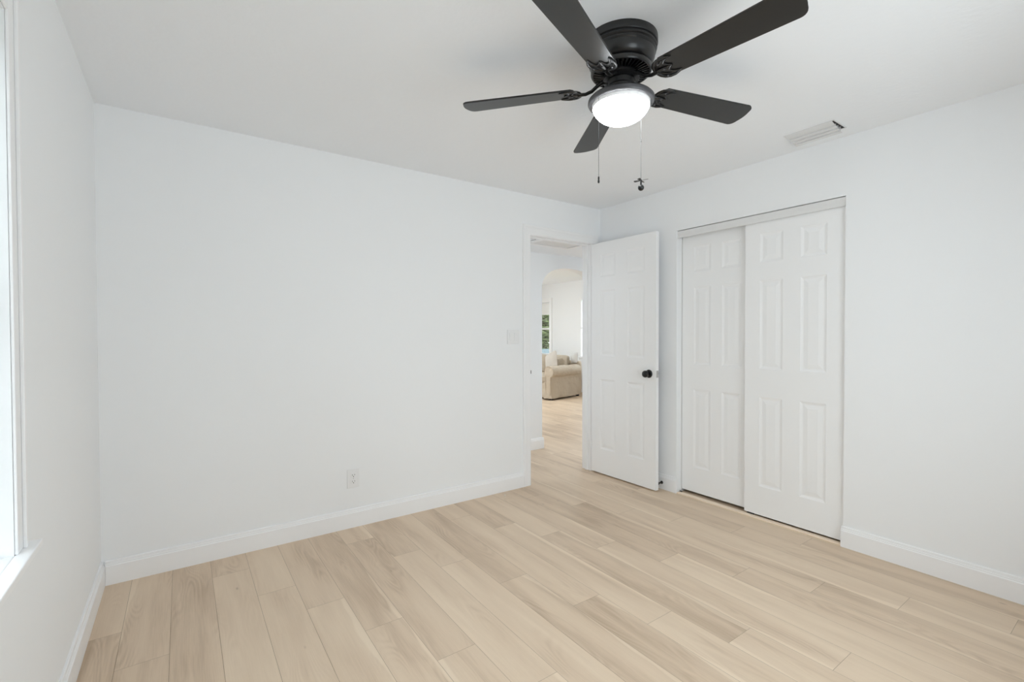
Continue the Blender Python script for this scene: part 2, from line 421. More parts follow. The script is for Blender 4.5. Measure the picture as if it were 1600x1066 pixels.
# local +y must point toward the wall (+x world): leaf dir ~ -y world, so local y = rot90(dir) = +x world
lf = obj('leaf', bm, 'door', dr, bevel=.0012)
kz, ku = .950, .655 - .01
def knob(side, parent):
    s = -1 if side == 0 else 1; y0 = 0 if side == 0 else TD
    def fr(v_): return (ku + v_[0], y0 + s * v_[2], kz + v_[1])
    bm = NB(); lathe(bm, [(0, 0), (.033, 0), (.034, .003), (.031, .008), (.024, .011), (.013, .013), (.0115, .024), (.013, .030), (.022, .034), (.027, .041), (.0285, .049), (.026, .058), (.018, .064), (.008, .0665), (0, .067)], n=32, frame=fr)
    return obj('door_knob', bm, 'black', parent, smooth=50)
knob(0, dr); knob(1, dr)
boxobj('latch_plate', 'steel', dr, WD_ - .0003, WD_ + .0012, .005, .030, kz - .028, kz + .028)
for zc in (.25, 1.05, 1.85):
    bm = NB(); tube(bm, [(-.004, -.004, zc - .045), (-.004, -.004, zc + .045)], .006, 10); obj('hinge', bm, 'trim', dr, smooth=40)

# door stop on the baseboard behind the door
ds = thing('door_stop', 'small door stop with black rubber tip on baseboard behind the door', 'door stop', (XR - .016, 2.43, .055))
bm = NB(); lathe(bm, [(0, 0), (.013, 0), (.013, .003), (.006, .006), (.006, .05), (0, .05)], n=16, frame=lambda q: (-q[2], q[0], q[1])); obj('rod', bm, 'black', ds, smooth=40)
bm = NB(); lathe(bm, [(0, .046), (.012, .046), (.0135, .055), (.0115, .066), (0, .068)], n=16, frame=lambda q: (-q[2], q[0], q[1])); obj('rubber_tip', bm, 'black', ds, smooth=40)

# ------------------------------------------------------------------ sliding closet
def closet_leaf(name, label, x0, ya, yb, z0, z1):
    # local x runs -y in the world (rot -90) so the leaf's face (y=0) looks at -x
    t = thing(name, label, 'closet door', (x0, yb, 0), R(-90), None)
    W_ = yb - ya
    st = .112 * W_ / .61 + .0; pw = .148 * W_ / .61; mid = W_ - 2 * (.103) - 2 * pw
    us = ((.103, .103 + pw), (W_ - .103 - pw, W_ - .103))
    bm = NB(); panel_leaf(bm, W_, .033, z0, z1, us, ((.222, .838), (1.032, 1.638), (1.762, 1.958)))
    obj('leaf', bm, 'door', t, bevel=.0012)
    return t
closet_leaf('sliding_closet_door', 'white panelled sliding closet door on the right, in the front track', 3.249, 1.148, 1.762, .021, 2.055)
closet_leaf('sliding_closet_door', 'white panelled sliding closet door on the left, in the rear track behind the other', 3.290, 1.715, 2.297, .026, 2.055)
bm = NB(); box(bm, 3.234, 3.240, K0 + .003, K1 - .001, 2.034, 2.087); box(bm, 3.240, 3.334, K0 + .003, K1 - .001, 2.076, 2.087)
for xx in (3.2845, 3.326): box(bm, xx, xx + .0025, K0 + .003, K1 - .001, 2.057, 2.076)
struct('trim_4', bm, 'track', 'white closet track fascia above the sliding doors')
bm = NB(); box(bm, 3.288, 3.332, K1 - .0055, K1 - .0005, .012, 2.03); struct('trim_5', bm, 'track', 'thin white side stop of the closet opening')
th = thing('floor_guide_strip', 'pale raw wood strip along the floor under the sliding closet doors', 'floor strip', (XR, K0, 0))
boxobj('strip', 'raw', th, -.004, .034, .009, K1 - K0 - .009, 0, .008, bevel=.001)
gd = thing('door_guide', 'small grey floor guide between the two closet doors', 'door guide', (3.2865, 1.74, 0))
boxobj('base', 'slot', gd, -.02, .02, -.02, .02, .0, .003); boxobj('fin', 'slot', gd, -.0012, .0012, -.018, .018, .003, .02)
for yy in (2.285, 1.71):
    q = thing('door_guide', 'tiny dark roller guide under the %s closet door' % ('left end of the rear' if yy > 2 else 'left end of the front'), 'door guide', (3.262, yy, 0))
    boxobj('base', 'slot', q, -.008, .008, -.02, .02, 0, .004); boxobj('roller', 'slot', q, -.004, .004, -.01, .01, .004, .014)

# ------------------------------------------------------------------ outlet and switch
ol = thing('wall_outlet', 'white duplex electrical outlet low on the blank far wall', 'outlet', (.920, YF, .322))
boxobj('cover_plate', 'plastic', ol, -.040, .040, -.005, 0, -.062, .062, bevel=.002)
for zc in (.021, -.021):
    bm = NB(); box(bm, -.0165, .0165, -.0075, -.005, zc - .0145, zc + .0145); rc = obj('receptacle', bm, 'plastic', ol, bevel=.004)
    bm = NB(); box(bm, -.0085, -.006, -.0081, -.0074, zc - .001, zc + .0075); box(bm, .006, .0085, -.0081, -.0074, zc, zc + .0075)
    lathe(bm, [(0, -.0004), (.003, -.0004), (.003, .0004), (0, .0004)], n=12, frame=lambda q, zc=zc: (q[0], -.0078 + q[2], zc - .0075 + q[1])); obj('slots', bm, 'slot', rc)
bm = NB(); lathe(bm, [(0, 0), (.003, 0), (.0025, .001), (0, .0012)], n=12, frame=lambda q: (q[0], -.005 - q[2], q[1])); obj('screw', bm, 'steel', ol)
sw = thing('light_switch', 'white double rocker light switch on the far wall left of doorway', 'light switch', (2.221, YF, 1.252))
boxobj('cover_plate', 'plastic', sw, -.0585, .0585, -.006, 0, -.059, .059, bevel=.002)
for xc in (-.023, .023):
    bm = NB(); vs = [bm.verts.new(q) for q in ((xc - .0165, -.006, -.033), (xc + .0165, -.006, -.033), (xc + .0165, -.006, .033), (xc - .0165, -.006, .033),
        (xc - .0165, -.0075, -.033), (xc + .0165, -.0075, -.033), (xc + .0165, -.0115, .033), (xc - .0165, -.0115, .033))]
    for f in ((0, 1, 2, 3), (4, 7, 6, 5), (0, 4, 5, 1), (1, 5, 6, 2), (2, 6, 7, 3), (3, 7, 4, 0)): bm.faces.new([vs[i] for i in f])
    obj('rocker', bm, 'plastic', sw, bevel=.0008)

# ------------------------------------------------------------------ ceiling register
cv = thing('ceiling_vent', 'white louvred air vent on the ceiling near the closet wall', 'vent', (3.0, 1.225, H))
bm = NB()
hw, hl = .083, .132
for s in (-1, 1):
    box(bm, s * hw - (.006 if s > 0 else 0), s * hw + (.006 if s < 0 else 0), -hl, hl, -.004, 0)
    box(bm, -hw + .006, hw - .006, s * hl - (.006 if s > 0 else 0), s * hl + (.006 if s < 0 else 0), -.004, 0)
obj('frame', bm, 'vent', cv, bevel=.001)
boxobj('duct_opening', 'slot', cv, -hw + .006, hw - .006, -hl + .006, hl - .006, -.0014, -.0004)
def vane(name, pts, th=.0014, ya=-hl + .014, yb=hl - .007):
    bm = NB(); n = len(pts)
    A = [[bm.verts.new((px + off * .4, y, pz + off)) for y in (ya, yb)] for off in (0, th) for px, pz in pts]
    for base in (0, n):
        for k in range(n - 1): bm.faces.new((A[base + k][0], A[base + k][1], A[base + k + 1][1], A[base + k + 1][0]))
    for k in range(n - 1):
        for e in (0, 1): bm.faces.new((A[k][e], A[k + 1][e], A[n + k + 1][e], A[n + k][e]))
    for k in (0, n - 1): bm.faces.new((A[k][0], A[k][1], A[n + k][1], A[n + k][0]))
    obj(name, bm, 'vent', cv, smooth=40)
vane('deflector_plate', [(-hw + .006, -.003), (-hw + .026, -.0075), (-hw + .044, -.0105), (-hw + .056, -.0110)])
for i in range(3):
    x0_ = -hw + .060 + .031 * i; zb = -.0175 - .0065 * i
    vane('louvre', [(x0_, -.003), (x0_ + .002, zb + .003), (x0_ + .004, zb), (x0_ + .024, zb - .0015)])

# ------------------------------------------------------------------ ceiling fan
FX, FY = 1.4454, 1.2937
fan = thing('ceiling_fan', 'black five blade flush mount ceiling fan with lit frosted bowl light', 'ceiling fan', (FX, FY, H))
def fz(z): return z - H
def fl(name, prof, m, parent=None, n=64, sm=35):
    bm = NB(); lathe(bm, [(r, fz(z)) for r, z in prof], n=n); return obj(name, bm, m, parent or fan, smooth=sm)
fl('canopy', [(0, 2.4399), (.141, 2.4399), (.1415, 2.436), (.1415, 2.414), (.140, 2.411), (.135, 2.4095), (.135, 2.405), (.1385, 2.402), (.1385, 2.398), (.133, 2.395), (.1325, 2.391), (.1355, 2.388), (.135, 2.384), (.131, 2.380), (.1305, 2.366), (.125, 2.350), (.115, 2.339), (.108, 2.336), (.100, 2.338), (0, 2.338)], 'fanbody')
hs = fl('motor_housing', [(0, 2.337), (.092, 2.337), (.100, 2.334), (.116, 2.331), (.119, 2.327), (.119, 2.317), (.116, 2.312), (.111, 2.311), (.108, 2.314), (.107, 2.326), (.066, 2.326), (.064, 2.300), (.070, 2.296), (.072, 2.288), (.066, 2.284), (0, 2.284)], 'fanbody')
bm = NB()
for i in range(40):
    a = 2 * pi * i / 40; ca, sa = cos(a), sin(a)
    def P(r, t, z): return bm.verts.new((r * ca - t * sa, r * sa + t * ca, fz(z)))
    t = .0022
    lo = [P(.066, -t, 2.306), P(.066, t, 2.306), P(.112, t, 2.312), P(.112, -t, 2.312)]; hi = [P(.066, -t, 2.327), P(.066, t, 2.327), P(.112, t, 2.327), P(.112, -t, 2.327)]
    bm.faces.new(lo); bm.faces.new(hi[::-1])
    for k in range(4): bm.faces.new((lo[k], lo[(k + 1) % 4], hi[(k + 1) % 4], hi[k]))
obj('vent_fins', bm, 'fanbody', hs)
fl('switch_housing', [(0, 2.285), (.050, 2.285), (.056, 2.281), (.057, 2.262), (.053, 2.258), (.053, 2.232), (.060, 2.226), (.070, 2.222), (0, 2.222)], 'fanbody')
for k in range(3):
    a = R(20 + 120 * k); bm = NB(); lathe(bm, [(0, 0), (.005, 0), (.0045, .006), (0, .007)], n=12, frame=lambda q, a=a: (cos(a) * (.053 + q[2]) - sin(a) * q[0], sin(a) * (.053 + q[2]) + cos(a) * q[0], fz(2.244) + q[1])); obj('thumb_screw', bm, 'steel', fan, smooth=40)
lk = fl('light_ring', [(.050, 2.228), (.075, 2.2235), (.105, 2.221), (.122, 2.216), (.1295, 2.208), (.1305, 2.200), (.127, 2.193), (.121, 2.190), (.116, 2.190), (.1145, 2.193), (.1145, 2.212), (.05, 2.216)], 'fanring')
prof = [(.1135, 2.200)]
for i in range(1, 15):
    a = pi / 2 * i / 14; prof.append((.1135 * cos(a) ** .9 if i < 14 else 0, 2.196 - .078 * sin(a)))
lb = fl('light_bowl', prof[2:], 'bowl', n=64, sm=60)
fl('bowl_rim', [(.1140, 2.204)] + prof[:3], 'bowlrim', parent=lb)
PH, PIT_, RT, R0 = 1.0273, -.1888, .6586, .185
BZ = 2.258
for k in range(5):
    a = PH + k * 2 * pi / 5
    # blade: local x outward, y = ccw
    e = NB(); ox = []
    wr, wt = .052, .0655
    out = [(R0, -wr * .72), (R0 + .012, -wr)]
    out += [(RT - .035, -wt)]
    for i in range(1, 6):
        b_ = pi / 2 * i / 6; out.append((RT - .035 + .029 * sin(b_), -wt + .030 * (1 - cos(b_))))
    for i in range(-4, 5): out.append((RT - .006 + .006 * (1 - (i / 4.6) ** 2), i / 4 * (wt - .034)))
    for i in range(5, 0, -1):
        b_ = pi / 2 * i / 6; out.append((RT - .035 + .029 * sin(b_), wt - .030 * (1 - cos(b_))))
    out += [(RT - .035, wt), (R0 + .012, wr), (R0, wr * .72)]
    t = .0035
    lo = [e.verts.new((x, y, -t)) for x, y in out]; hi = [e.verts.new((x, y, t)) for x, y in out]
    e.faces.new(lo[::-1]); e.faces.new(hi); n = len(out)
    for i in range(n): e.faces.new((lo[i], lo[(i + 1) % n], hi[(i + 1) % n], hi[i]))
    pit = Matrix.Rotation(PIT_, 4, 'X'); rot = Matrix.Rotation(a, 4, 'Z')
    mt = Matrix.Translation((0, 0, fz(BZ))) @ rot @ pit
    e.transform(mt); bl = obj('blade', e, 'blade', fan, bevel=.0012)
    # ornate blade iron: curved neck, crescent plate with open scrolls, screws
    e = NB()
    def PT(x, y, z): return mt @ Vector((x, y, z))
    hub = Matrix.Translation((0, 0, 0)) @ rot
    neck = [hub @ Vector(q) for q in ((.050, 0, fz(2.292)), (.075, 0, fz(2.288)), (.095, 0, fz(2.275)), (.115, 0, fz(2.258)), (.140, 0, fz(2.2495)), (.158, 0, fz(2.250)))]
    neck.append(PT(.172, 0, -.009))
    tube(e, neck, [.011, .0105, .009, .009, .0085, .009, .010], 10, flat=.75)
    zz = -.0075
    # crescent plate under the blade root: two horns, wavy inner edge, raised rim
    half = [(.160, .0), (.1605, .012), (.165, .028), (.176, .042), (.192, .0505), (.212, .052), (.230, .047), (.244, .040)]
    inner = [(.244, .040), (.228, .0385), (.213, .033), (.205, .024), (.207, .014), (.216, .007), (.226, .0)]
    full = half + inner[1:]
    for s in (-1, 1):
        lo = [e.verts.new(PT(x, s * y, -.0045)) for x, y in full]; hi = [e.verts.new(PT(x, s * y, -.0036)) for x, y in full]
        e.faces.new(lo); e.faces.new(hi[::-1])
        for i in range(len(full)): e.faces.new((lo[i], lo[(i + 1) % len(full)], hi[(i + 1) % len(full)], hi[i]))
        tube(e, [PT(x, s * y, -.0065) for x, y in half], [.006, .0062, .0062, .006, .0052, .0045, .0035, .002], 8, flat=.7)
        tube(e, [PT(x, s * y, -.006) for x, y in inner], [.002, .0032, .0036, .0038, .0036, .0034, .003], 8, flat=.7)
        tube(e, [PT(x, s * y, -.006) for x, y in ((.168, .010), (.178, .022), (.190, .031), (.206, .038))], [.0035, .003, .003, .002], 8, flat=.7)
    tube(e, [PT(x, 0, zz) for x in (.164, .180, .198, .220)], [.010, .008, .006, .003], 8, flat=.5)
    ir = obj('blade_iron', e, 'black', fan, smooth=50)
    for (sx, sy) in ((.196, .0), (.190, .036), (.190, -.036)):
        bm = NB(); lathe(bm, [(0, zz - .0065), (.004, zz - .006), (.0042, zz - .003), (0, zz - .003)], n=10, frame=lambda q, sx=sx, sy=sy: PT(sx + q[0], sy + q[1], q[2])); obj('screw', bm, 'fanring', ir, smooth=40)
# pull chains
def chain(cx, cy, z0, z1, bead=.0013, link=None):
    bm = NB(); z = z0; rr = Vector((cx, cy))
    tube(bm, [(cx, cy, fz(z0)), (cx, cy, fz(z1))], .0006, 6)
    while z > z1:
        lathe(bm, [(0, fz(z) + .0014), (.0009, fz(z) + .0007), (.0011, fz(z)), (.0009, fz(z) - .0007), (0, fz(z) - .0014)], cx, cy, n=6); z -= .0052
    c = obj('pull_chain', bm, 'chain', fan, smooth=60)
    if link:
        bm = NB(); lathe(bm, [(0, fz(link) + .006), (.0022, fz(link) + .005), (.0022, fz(link) - .005), (0, fz(link) - .006)], cx, cy, n=10); obj('connector', bm, 'chain', c, smooth=40)
    return c
ax, ay = 1.331 - FX, 1.304 - FY; bx_, by_ = 1.5603 - FX, 1.2877 - FY
Z1A, Z1B, LNK = 1.865, 1.880, 2.073
c1 = chain(ax, ay, 2.205, Z1A + .02)
bm = NB(); lathe(bm, [(r, fz(Z1A + dz)) for r, dz in ((0, .022), (.0028, .021), (.0034, .014), (.0026, .010), (.0036, .006), (.0040, .001), (.003, -.003), (0, -.004))], ax, ay, n=16); obj('pull_fob', bm, 'black', c1, smooth=50)
c2 = chain(bx_, by_, 2.205, Z1B + .034, link=LNK)
bm = NB(); lathe(bm, [(.0125 * sin(pi * i / 12), fz(Z1B) + .0125 * cos(pi * i / 12)) for i in range(13)], bx_, by_, n=24); obj('pull_fob', bm, 'black', c2, smooth=60)
bm = NB()
for k in range(4):
    a = R(20 + 90 * k); m_ = Matrix.Translation((bx_, by_, fz(Z1B + .030))) @ Matrix.Rotation(a, 4, 'Z') @ Matrix.Rotation(R(14), 4, 'X')
    o4 = ((.003, -.003), (.026, -.0065), (.030, -.003), (.030, .004), (.026, .0065), (.003, .003))
    lo = [bm.verts.new(m_ @ Vector((x, y, -.0004))) for x, y in o4]; hi = [bm.verts.new(m_ @ Vector((x, y, .0004))) for x, y in o4]
    bm.faces.new(lo[::-1]); bm.faces.new(hi)
    for i in range(6): bm.faces.new((lo[i], lo[(i + 1) % 6], hi[(i + 1) % 6], hi[i]))
lathe(bm, [(0, fz(Z1B) + .034), (.0035, fz(Z1B) + .033), (.0035, fz(Z1B) + .012), (0, fz(Z1B) + .011)], bx_, by_, n=12)
obj('fan_shaped_charm', bm, 'chain', c2)

# ------------------------------------------------------------------ windows
def window_x(n, label, xw, sg, y0, y1, z0, z1, depth, fr=.035, mull=True, cas=.085, stool=True, m='trim'):
    """window in a wall of constant x; room side face at xw, room toward +sg"""
    xo = xw - sg * depth
    t = bpy.data.objects.new('window_%d' % n, None); C.objects.link(t); t['kind'] = 'structure'; t['label'] = label; t['category'] = 'window'
    def bx(bm, xa, xb, *r): box(bm, min(xa, xb), max(xa, xb), *r)
    bm = NB()
    a, b = xo - sg * .01, xo + sg * .035
    zm = (z0 + z1) / 2
    bx(bm, a, b, y0, y0 + fr, z0, z1); bx(bm, a, b, y1 - fr, y1, z0, z1); bx(bm, a, b, y0 + fr, y1 - fr, z0, z0 + fr); bx(bm, a, b, y0 + fr, y1 - fr, z1 - fr, z1)
    if mull: bx(bm, a, b, y0 + fr, y1 - fr, zm - .02, zm + .02)
    obj('sash', bm, m, t, bevel=.002)
    bm = NB(); bx(bm, xo + sg * .008, xo + sg * .012, y0 + fr, y1 - fr, z0 + fr, z1 - fr); obj('pane', bm, 'glass', t)
    if cas:
        bm = NB()
        for ya, yb in ((y0 - cas, y0 - .002), (y1 + .002, y1 + cas)): bx(bm, xw + sg * .0003, xw + sg * .007, ya, yb, z0 - .0, z1 + cas)
        bx(bm, xw + sg * .0003, xw + sg * .007, y0 - .002, y1 + .002, z1 + .002, z1 + cas)
        for ya, yb in ((y0 - cas + .0, y0 - cas + .016), (y1 + cas - .016, y1 + cas)): bx(bm, xw + sg * .007, xw + sg * .015, ya, yb, z0, z1 + cas)
        obj('casing', bm, m, t, bevel=.002)
    if stool:
        bm = NB(); bx(bm, xo + sg * .036, xw + sg * .0003, y0 + .0005, y1 - .0005, z0 - .02, z0)
        bx(bm, xw + sg * .0003, xw + sg * .034, y0 - cas - .04, y1 + cas + .040, z0 - .02, z0); obj('sill', bm, m, t, bevel=.003)
    return t
wl = window_x(1, 'white bedroom window at the left edge with sill and slatted blind', XL, 1, WY0, WY1, WZ0, WZ1, .135, cas=.060)
vb = thing('window_blind', 'white horizontal slat blind hanging in the left bedroom window', 'blind', (XL - .068, (WY0 + WY1) / 2, WZ1))
hwid = (WY1 - WY0) / 2 - .012
boxobj('headrail', 'blind', vb, -.025, .025, -hwid, hwid, -.04, -.001, bevel=.002)
nsl = int((WZ1 - WZ0 - .075) / .042)
for i in range(nsl):
    z = -.062 - i * .042; bm = NB(); tl = R(-50)
    vs = []
    for s in (-1, -.4, .4, 1):
        for dz in (-.0012, .0012):
            for y in (-hwid, hwid): vs.append(bm.verts.new((s * .024 * cos(tl), y, z + s * .024 * sin(tl) + dz + .0025 * (1 - s * s))))
    for k in range(3):
        q = vs[k * 4:k * 4 + 8]; bm.faces.new((q[0], q[1], q[5], q[4])); bm.faces.new((q[2], q[6], q[7], q[3])); bm.faces.new((q[0], q[4], q[6], q[2])); bm.faces.new((q[1], q[3], q[7], q[5]))
    bm.faces.new((vs[0], vs[2], vs[3], vs[1])); bm.faces.new((vs[12], vs[13], vs[15], vs[14]))
    obj('slat', bm, 'blind', vb)
boxobj('bottom_rail', 'blind', vb, -.024, .024, -hwid, hwid, -(WZ1 - WZ0) + .003, -(WZ1 - WZ0) + .018, bevel=.002)
for yy in (-hwid + .12, hwid - .12):
    bm = NB(); tube(bm, [(.022, yy, -.04), (.022, yy, -(WZ1 - WZ0) + .02)], .0008, 6); obj('cord', bm, 'blind', vb)
window_x(2, 'white double hung living room window left of the sofa, trees outside', XV, -1, 8.56, 9.46, .77, 2.02, .10, cas=.10)
window_x(3, 'bright white living room window behind the sofa', XV, -1, 6.58, 7.50, .77, 2.04, .025, cas=.0, fr=.02)
vb2 = thing('roller_shade', 'cream roller shade pulled part way down in the far living room window', 'shade', (XV + .05, 9.01, 2.02))
bm = NB(); tube(bm, [(0, -.43, -.02), (0, .43, -.02)], .015, 14); obj('roller', bm, 'trim', vb2, smooth=40)
boxobj('fabric', 'blind', vb2, -.0015, .0015, -.42, .42, -.29, -.02)
vb3 = thing('roller_shade', 'white roller shade pulled down in the living room window behind the sofa', 'shade', (XV + .07, 7.028, 2.04))
bm = NB(); tube(bm, [(0, -.43, -.02), (0, .43, -.02)], .015, 14); obj('roller', bm, 'trim', vb3, smooth=40)
# windows added on two walls out of sight, to let in more daylight
def added_window_y(n, label, yw, sg, x0, x1, z0, z1, fr=.04):
    yo = yw - sg * .09
    t = bpy.data.objects.new('window_%d' % n, None); C.objects.link(t); t['kind'] = 'structure'; t['label'] = label; t['category'] = 'window'
    bm = NB(); a, b = sorted((yo, yo + sg * .04))
    xm = (x0 + x1) / 2
    for xa, xb in ((x0, x0 + fr), (x1 - fr, x1), (xm - .025, xm + .025)): box(bm, xa, xb, a, b, z0, z1)
    for za, zb in ((z0, z0 + fr), (z1 - fr, z1)):
        box(bm, x0 + fr, xm - .025, a, b, za, zb); box(bm, xm + .025, x1 - fr, a, b, za, zb)
    obj('sash', bm, 'trim', t)
    bm = NB(); a, b = sorted((yo + sg * .018, yo + sg * .022)); box(bm, x0 + fr, xm - .025, a, b, z0 + fr, z1 - fr); box(bm, xm + .025, x1 - fr, a, b, z0 + fr, z1 - fr); obj('pane', bm, 'glass', t)
added_window_y(4, 'added wide bedroom window, out of view, opposite the blank wall', YB, 1, .8, 2.4, .65, 2.0)
added_window_y(5, 'added wide window, out of view, in the far wall of the living room', YV, -1, 3.1, 5.7, .5, 2.1)

# ------------------------------------------------------------------ flush ceiling lamps added out of view to brighten hall and living room
def added_flush_lamp(label, x, y, z, r, power):
    t = thing('added_ceiling_lamp', label, 'added ceiling lamp', (x, y, z))
    bm = NB(); lathe(bm, [(0, -.0001), (r, -.0001), (r, -.022), (r - .012, -.026), (0, -.026)], n=40); obj('lamp_base', bm, 'trim', t, smooth=40)
    bm = NB(); lathe(bm, [(r - .014, -.026)] + [((r - .014) * cos(pi / 2 * i / 8) if i < 8 else 0, -.026 - .06 * sin(pi / 2 * i / 8)) for i in range(1, 9)], n=40); obj('lamp_shade', bm, 'added_lampglass', t, smooth=60)
    l = bpy.data.lights.new('added_lamp_light', 'AREA'); l.shape = 'DISK'; l.size = r * 1.7; l.energy = power; l.color = (.90, .96, 1)
    o = bpy.data.objects.new('added_lamp_light', l); C.objects.link(o); o.parent = t; o.location = (0, 0, -.095)
added_flush_lamp('added round white flush ceiling lamp, out of view, in the hall left of the bedroom doorway', 1.9, 3.66, HH, .16, 5)
added_flush_lamp('added round white flush ceiling lamp, out of view, at the right end of the hall', 4.75, 3.66, HH, .16, 5)
added_flush_lamp('added round white flush ceiling lamp, out of view, in the middle of the living room', 4.4, 7.0, H, .22, 38)

# ------------------------------------------------------------------ hall ceiling hatch
ah = thing('attic_hatch', 'white framed hatch panel on the hall ceiling beyond the doorway', 'hatch', (3.035, 3.50, HH))
bm = NB(); hx_, hy_ = .285, .205
for s in (-1, 1):
    box(bm, min(s * hx_, s * (hx_ - .05)), max(s * hx_, s * (hx_ - .05)), -hy_, hy_, -.014, 0)
    box(bm, -hx_ + .05, hx_ - .05, min(s * hy_, s * (hy_ - .05)), max(s * hy_, s * (hy_ - .05)), -.014, 0)
obj('frame', bm, 'trim', ah, bevel=.003)
boxobj('panel', 'track', ah, -hx_ + .054, hx_ - .054, -hy_ + .054, hy_ - .054, -.006, -.0009)
boxobj('painted_shadow_line', 'slot', ah, -hx_ - .005, hx_ + .005, -hy_ - .005, hy_ + .005, -.0004, -.00005)  # dark sheet flat on the ceiling, painting a shadow line around the frame
boxobj('gap', 'slot', ah, -hx_ + .05, hx_ - .05, -hy_ + .05, hy_ - .05, -.0008, -.0004)

# ------------------------------------------------------------------ slipcovered sofa in the living room
SA = math.atan2(.224, 1.03)
sofa = thing('sofa', 'beige slipcovered rolled arm sofa seen through doorway and arch', 'sofa', (5.735, 6.84, 0), SA)
# local x: front -> back (0..1.0), y: along the sofa (0..2.1), near arm at y 0..0.2
LS = 2.1
def soft(name, m, parent, x0, x1, y0, y1, z0, z1, bev=.03, sub=2, puff=0., tilt=0):
    bm = NB(); box(bm, x0, x1, y0, y1, z0, z1)
    bmesh.ops.subdivide_edges(bm, edges=bm.edges[:], cuts=5, use_grid_fill=True)
    c = Vector(((x0 + x1) / 2, (y0 + y1) / 2, (z0 + z1) / 2)); h = Vector(((x1 - x0) / 2, (y1 - y0) / 2, (z1 - z0) / 2))
    k = min(h) if not puff else min(h)
    for v_ in bm.verts:
        d = v_.co - c; q = Vector((d.x / h.x, d.y / h.y, d.z / h.z))
        ax_ = min(range(3), key=lambda i: h[i]); o2 = [i for i in range(3) if i != ax_]
        f = (1 - abs(q[o2[0]]) ** 3) * (1 - abs(q[o2[1]]) ** 3)
        if puff: d[ax_] *= (1 - puff) + puff * f
        d = Vector([d[i] * (1 - .05 * (abs(q[(i + 1) % 3]) ** 4 + abs(q[(i + 2) % 3]) ** 4) / 2) for i in range(3)])
        v_.co = c + d
    if tilt: bmesh.ops.rotate(bm, cent=Vector((x0, c.y, z0)), matrix=Matrix.Rotation(tilt, 3, 'Y'), verts=bm.verts[:])
    o = obj(name, bm, m, parent, smooth=180)
    if bev: b = o.modifiers.new('b', 'BEVEL'); b.width = bev; b.segments = 3; b.limit_method = 'ANGLE'; b.angle_limit = R(40)
    s = o.modifiers.new('s', 'SUBSURF'); s.levels = 1; s.render_levels = 1
    return o
def skirt(name, pts, z0, z1, m, parent, flare=.02, seed=1, thick=.012):
    """slipcover cloth panel following a polyline, gently rippling toward the hem"""
    rnd = random.Random(seed); bm = NB(); cols = []; s = 0
    P = []
    for (a, b) in zip(pts, pts[1:]):
        L_ = math.dist(a, b); n = max(2, int(L_ / .03))
        for i in range(n): P.append((a[0] + (b[0] - a[0]) * i / n, a[1] + (b[1] - a[1]) * i / n, (b[1] - a[1]) / L_, -(b[0] - a[0]) / L_, s + L_ * i / n))
        s += L_
    P.append((pts[-1][0], pts[-1][1], P[-1][2], P[-1][3], s))
    nz = 10
    for x, y, nx, ny, t in P:
        col = []
        for j in range(nz + 1):
            f = 1 - j / nz; z = z0 + (z1 - z0) * j / nz
            d = f * flare + f * .013 * sin(t * 21 + seed) + .009 * sin(t * 9 + z * 14 + seed * 2) * f
            col.append((bm.verts.new((x + nx * d, y + ny * d, z)), bm.verts.new((x + nx * (d - thick), y + ny * (d - thick), z))))
        cols.append(col)
    for a, b in zip(cols, cols[1:]):
        for j in range(nz):
            bm.faces.new((a[j][0], b[j][0], b[j + 1][0], a[j + 1][0])); bm.faces.new((a[j][1], a[j + 1][1], b[j + 1][1], b[j][1]))
        bm.faces.new((a[0][0], a[0][1], b[0][1], b[0][0])); bm.faces.new((a[nz][0], b[nz][0], b[nz][1], a[nz][1]))
    for c_ in (cols[0], cols[-1]):
        for j in range(nz): bm.faces.new((c_[j][0], c_[j + 1][0], c_[j + 1][1], c_[j][1]))
    return obj(name, bm, m, parent, smooth=60)
bm = NB(); box(bm, .10, .96, .06, LS - .06, .05, .30); obj('base', bm, 'linen', sofa, bevel=.02)
# skirt goes round the front, near side, far side
skirt('skirt', [(.99, .045), (.03, .045), (.03, .185), (.11, .20), (.11, LS - .20), (.03, LS - .185), (.03, LS - .045), (.99, LS - .045)][::-1], .035, .40, 'linen', sofa, flare=.035, seed=3)
def arm(y0, y1, out):
    bm = NB(); yc = (y0 + y1) / 2 + out * .0; prof = []
    # profile across (y,z): straight post then a scroll roll leaning outward
    ri = .117; cz = .535
    pts = []
    hw_ = (y1 - y0) / 2 - .015
    hw_ *= .8
    pts += [(yc - hw_ * .85, .10), (yc - hw_ * .85, cz - ri * .8)]
    a0, a1 = R(215), R(-35)
    for i in range(17):
        a = a0 + (a1 - a0) * i / 16; pts.append((yc + out * .012 + ri * cos(a), cz + ri * sin(a)))
    pts += [(yc + hw_ * .85, cz - ri * .8), (yc + hw_ * .85, .10)]
    n = len(pts); nx = 10; rings = []
    for k in range(nx + 1):
        x = .015 + (.97 - .015) * k / nx; sc_ = .93 if k in (0, nx) else 1
        xx = x
        rings.append([bm.verts.new((xx, yc + (y - yc) * sc_, .1 + (z - .1) * (1 - .01 * (k in (0, nx))) + .006 * sin(k * 1.3 + i * .2))) for i, (y, z) in enumerate(pts)])
    for a, b in zip(rings, rings[1:]):
        for i in range(n): bm.faces.new((a[i], a[(i + 1) % n], b[(i + 1) % n], b[i]))
    bm.faces.new(rings[0]); bm.faces.new(rings[-1][::-1])
    o = obj('arm', bm, 'linen', sofa, smooth=50, bevel=.01)
    # piping round the front scroll
    b2 = NB(); tube(b2, [(.012, y, z) for y, z in pts], .005, 6, upv=(1, 0, 0)); obj('piping', b2, 'linen', o, smooth=60)
arm(.0, .205, -1); arm(LS - .205, LS, 1)
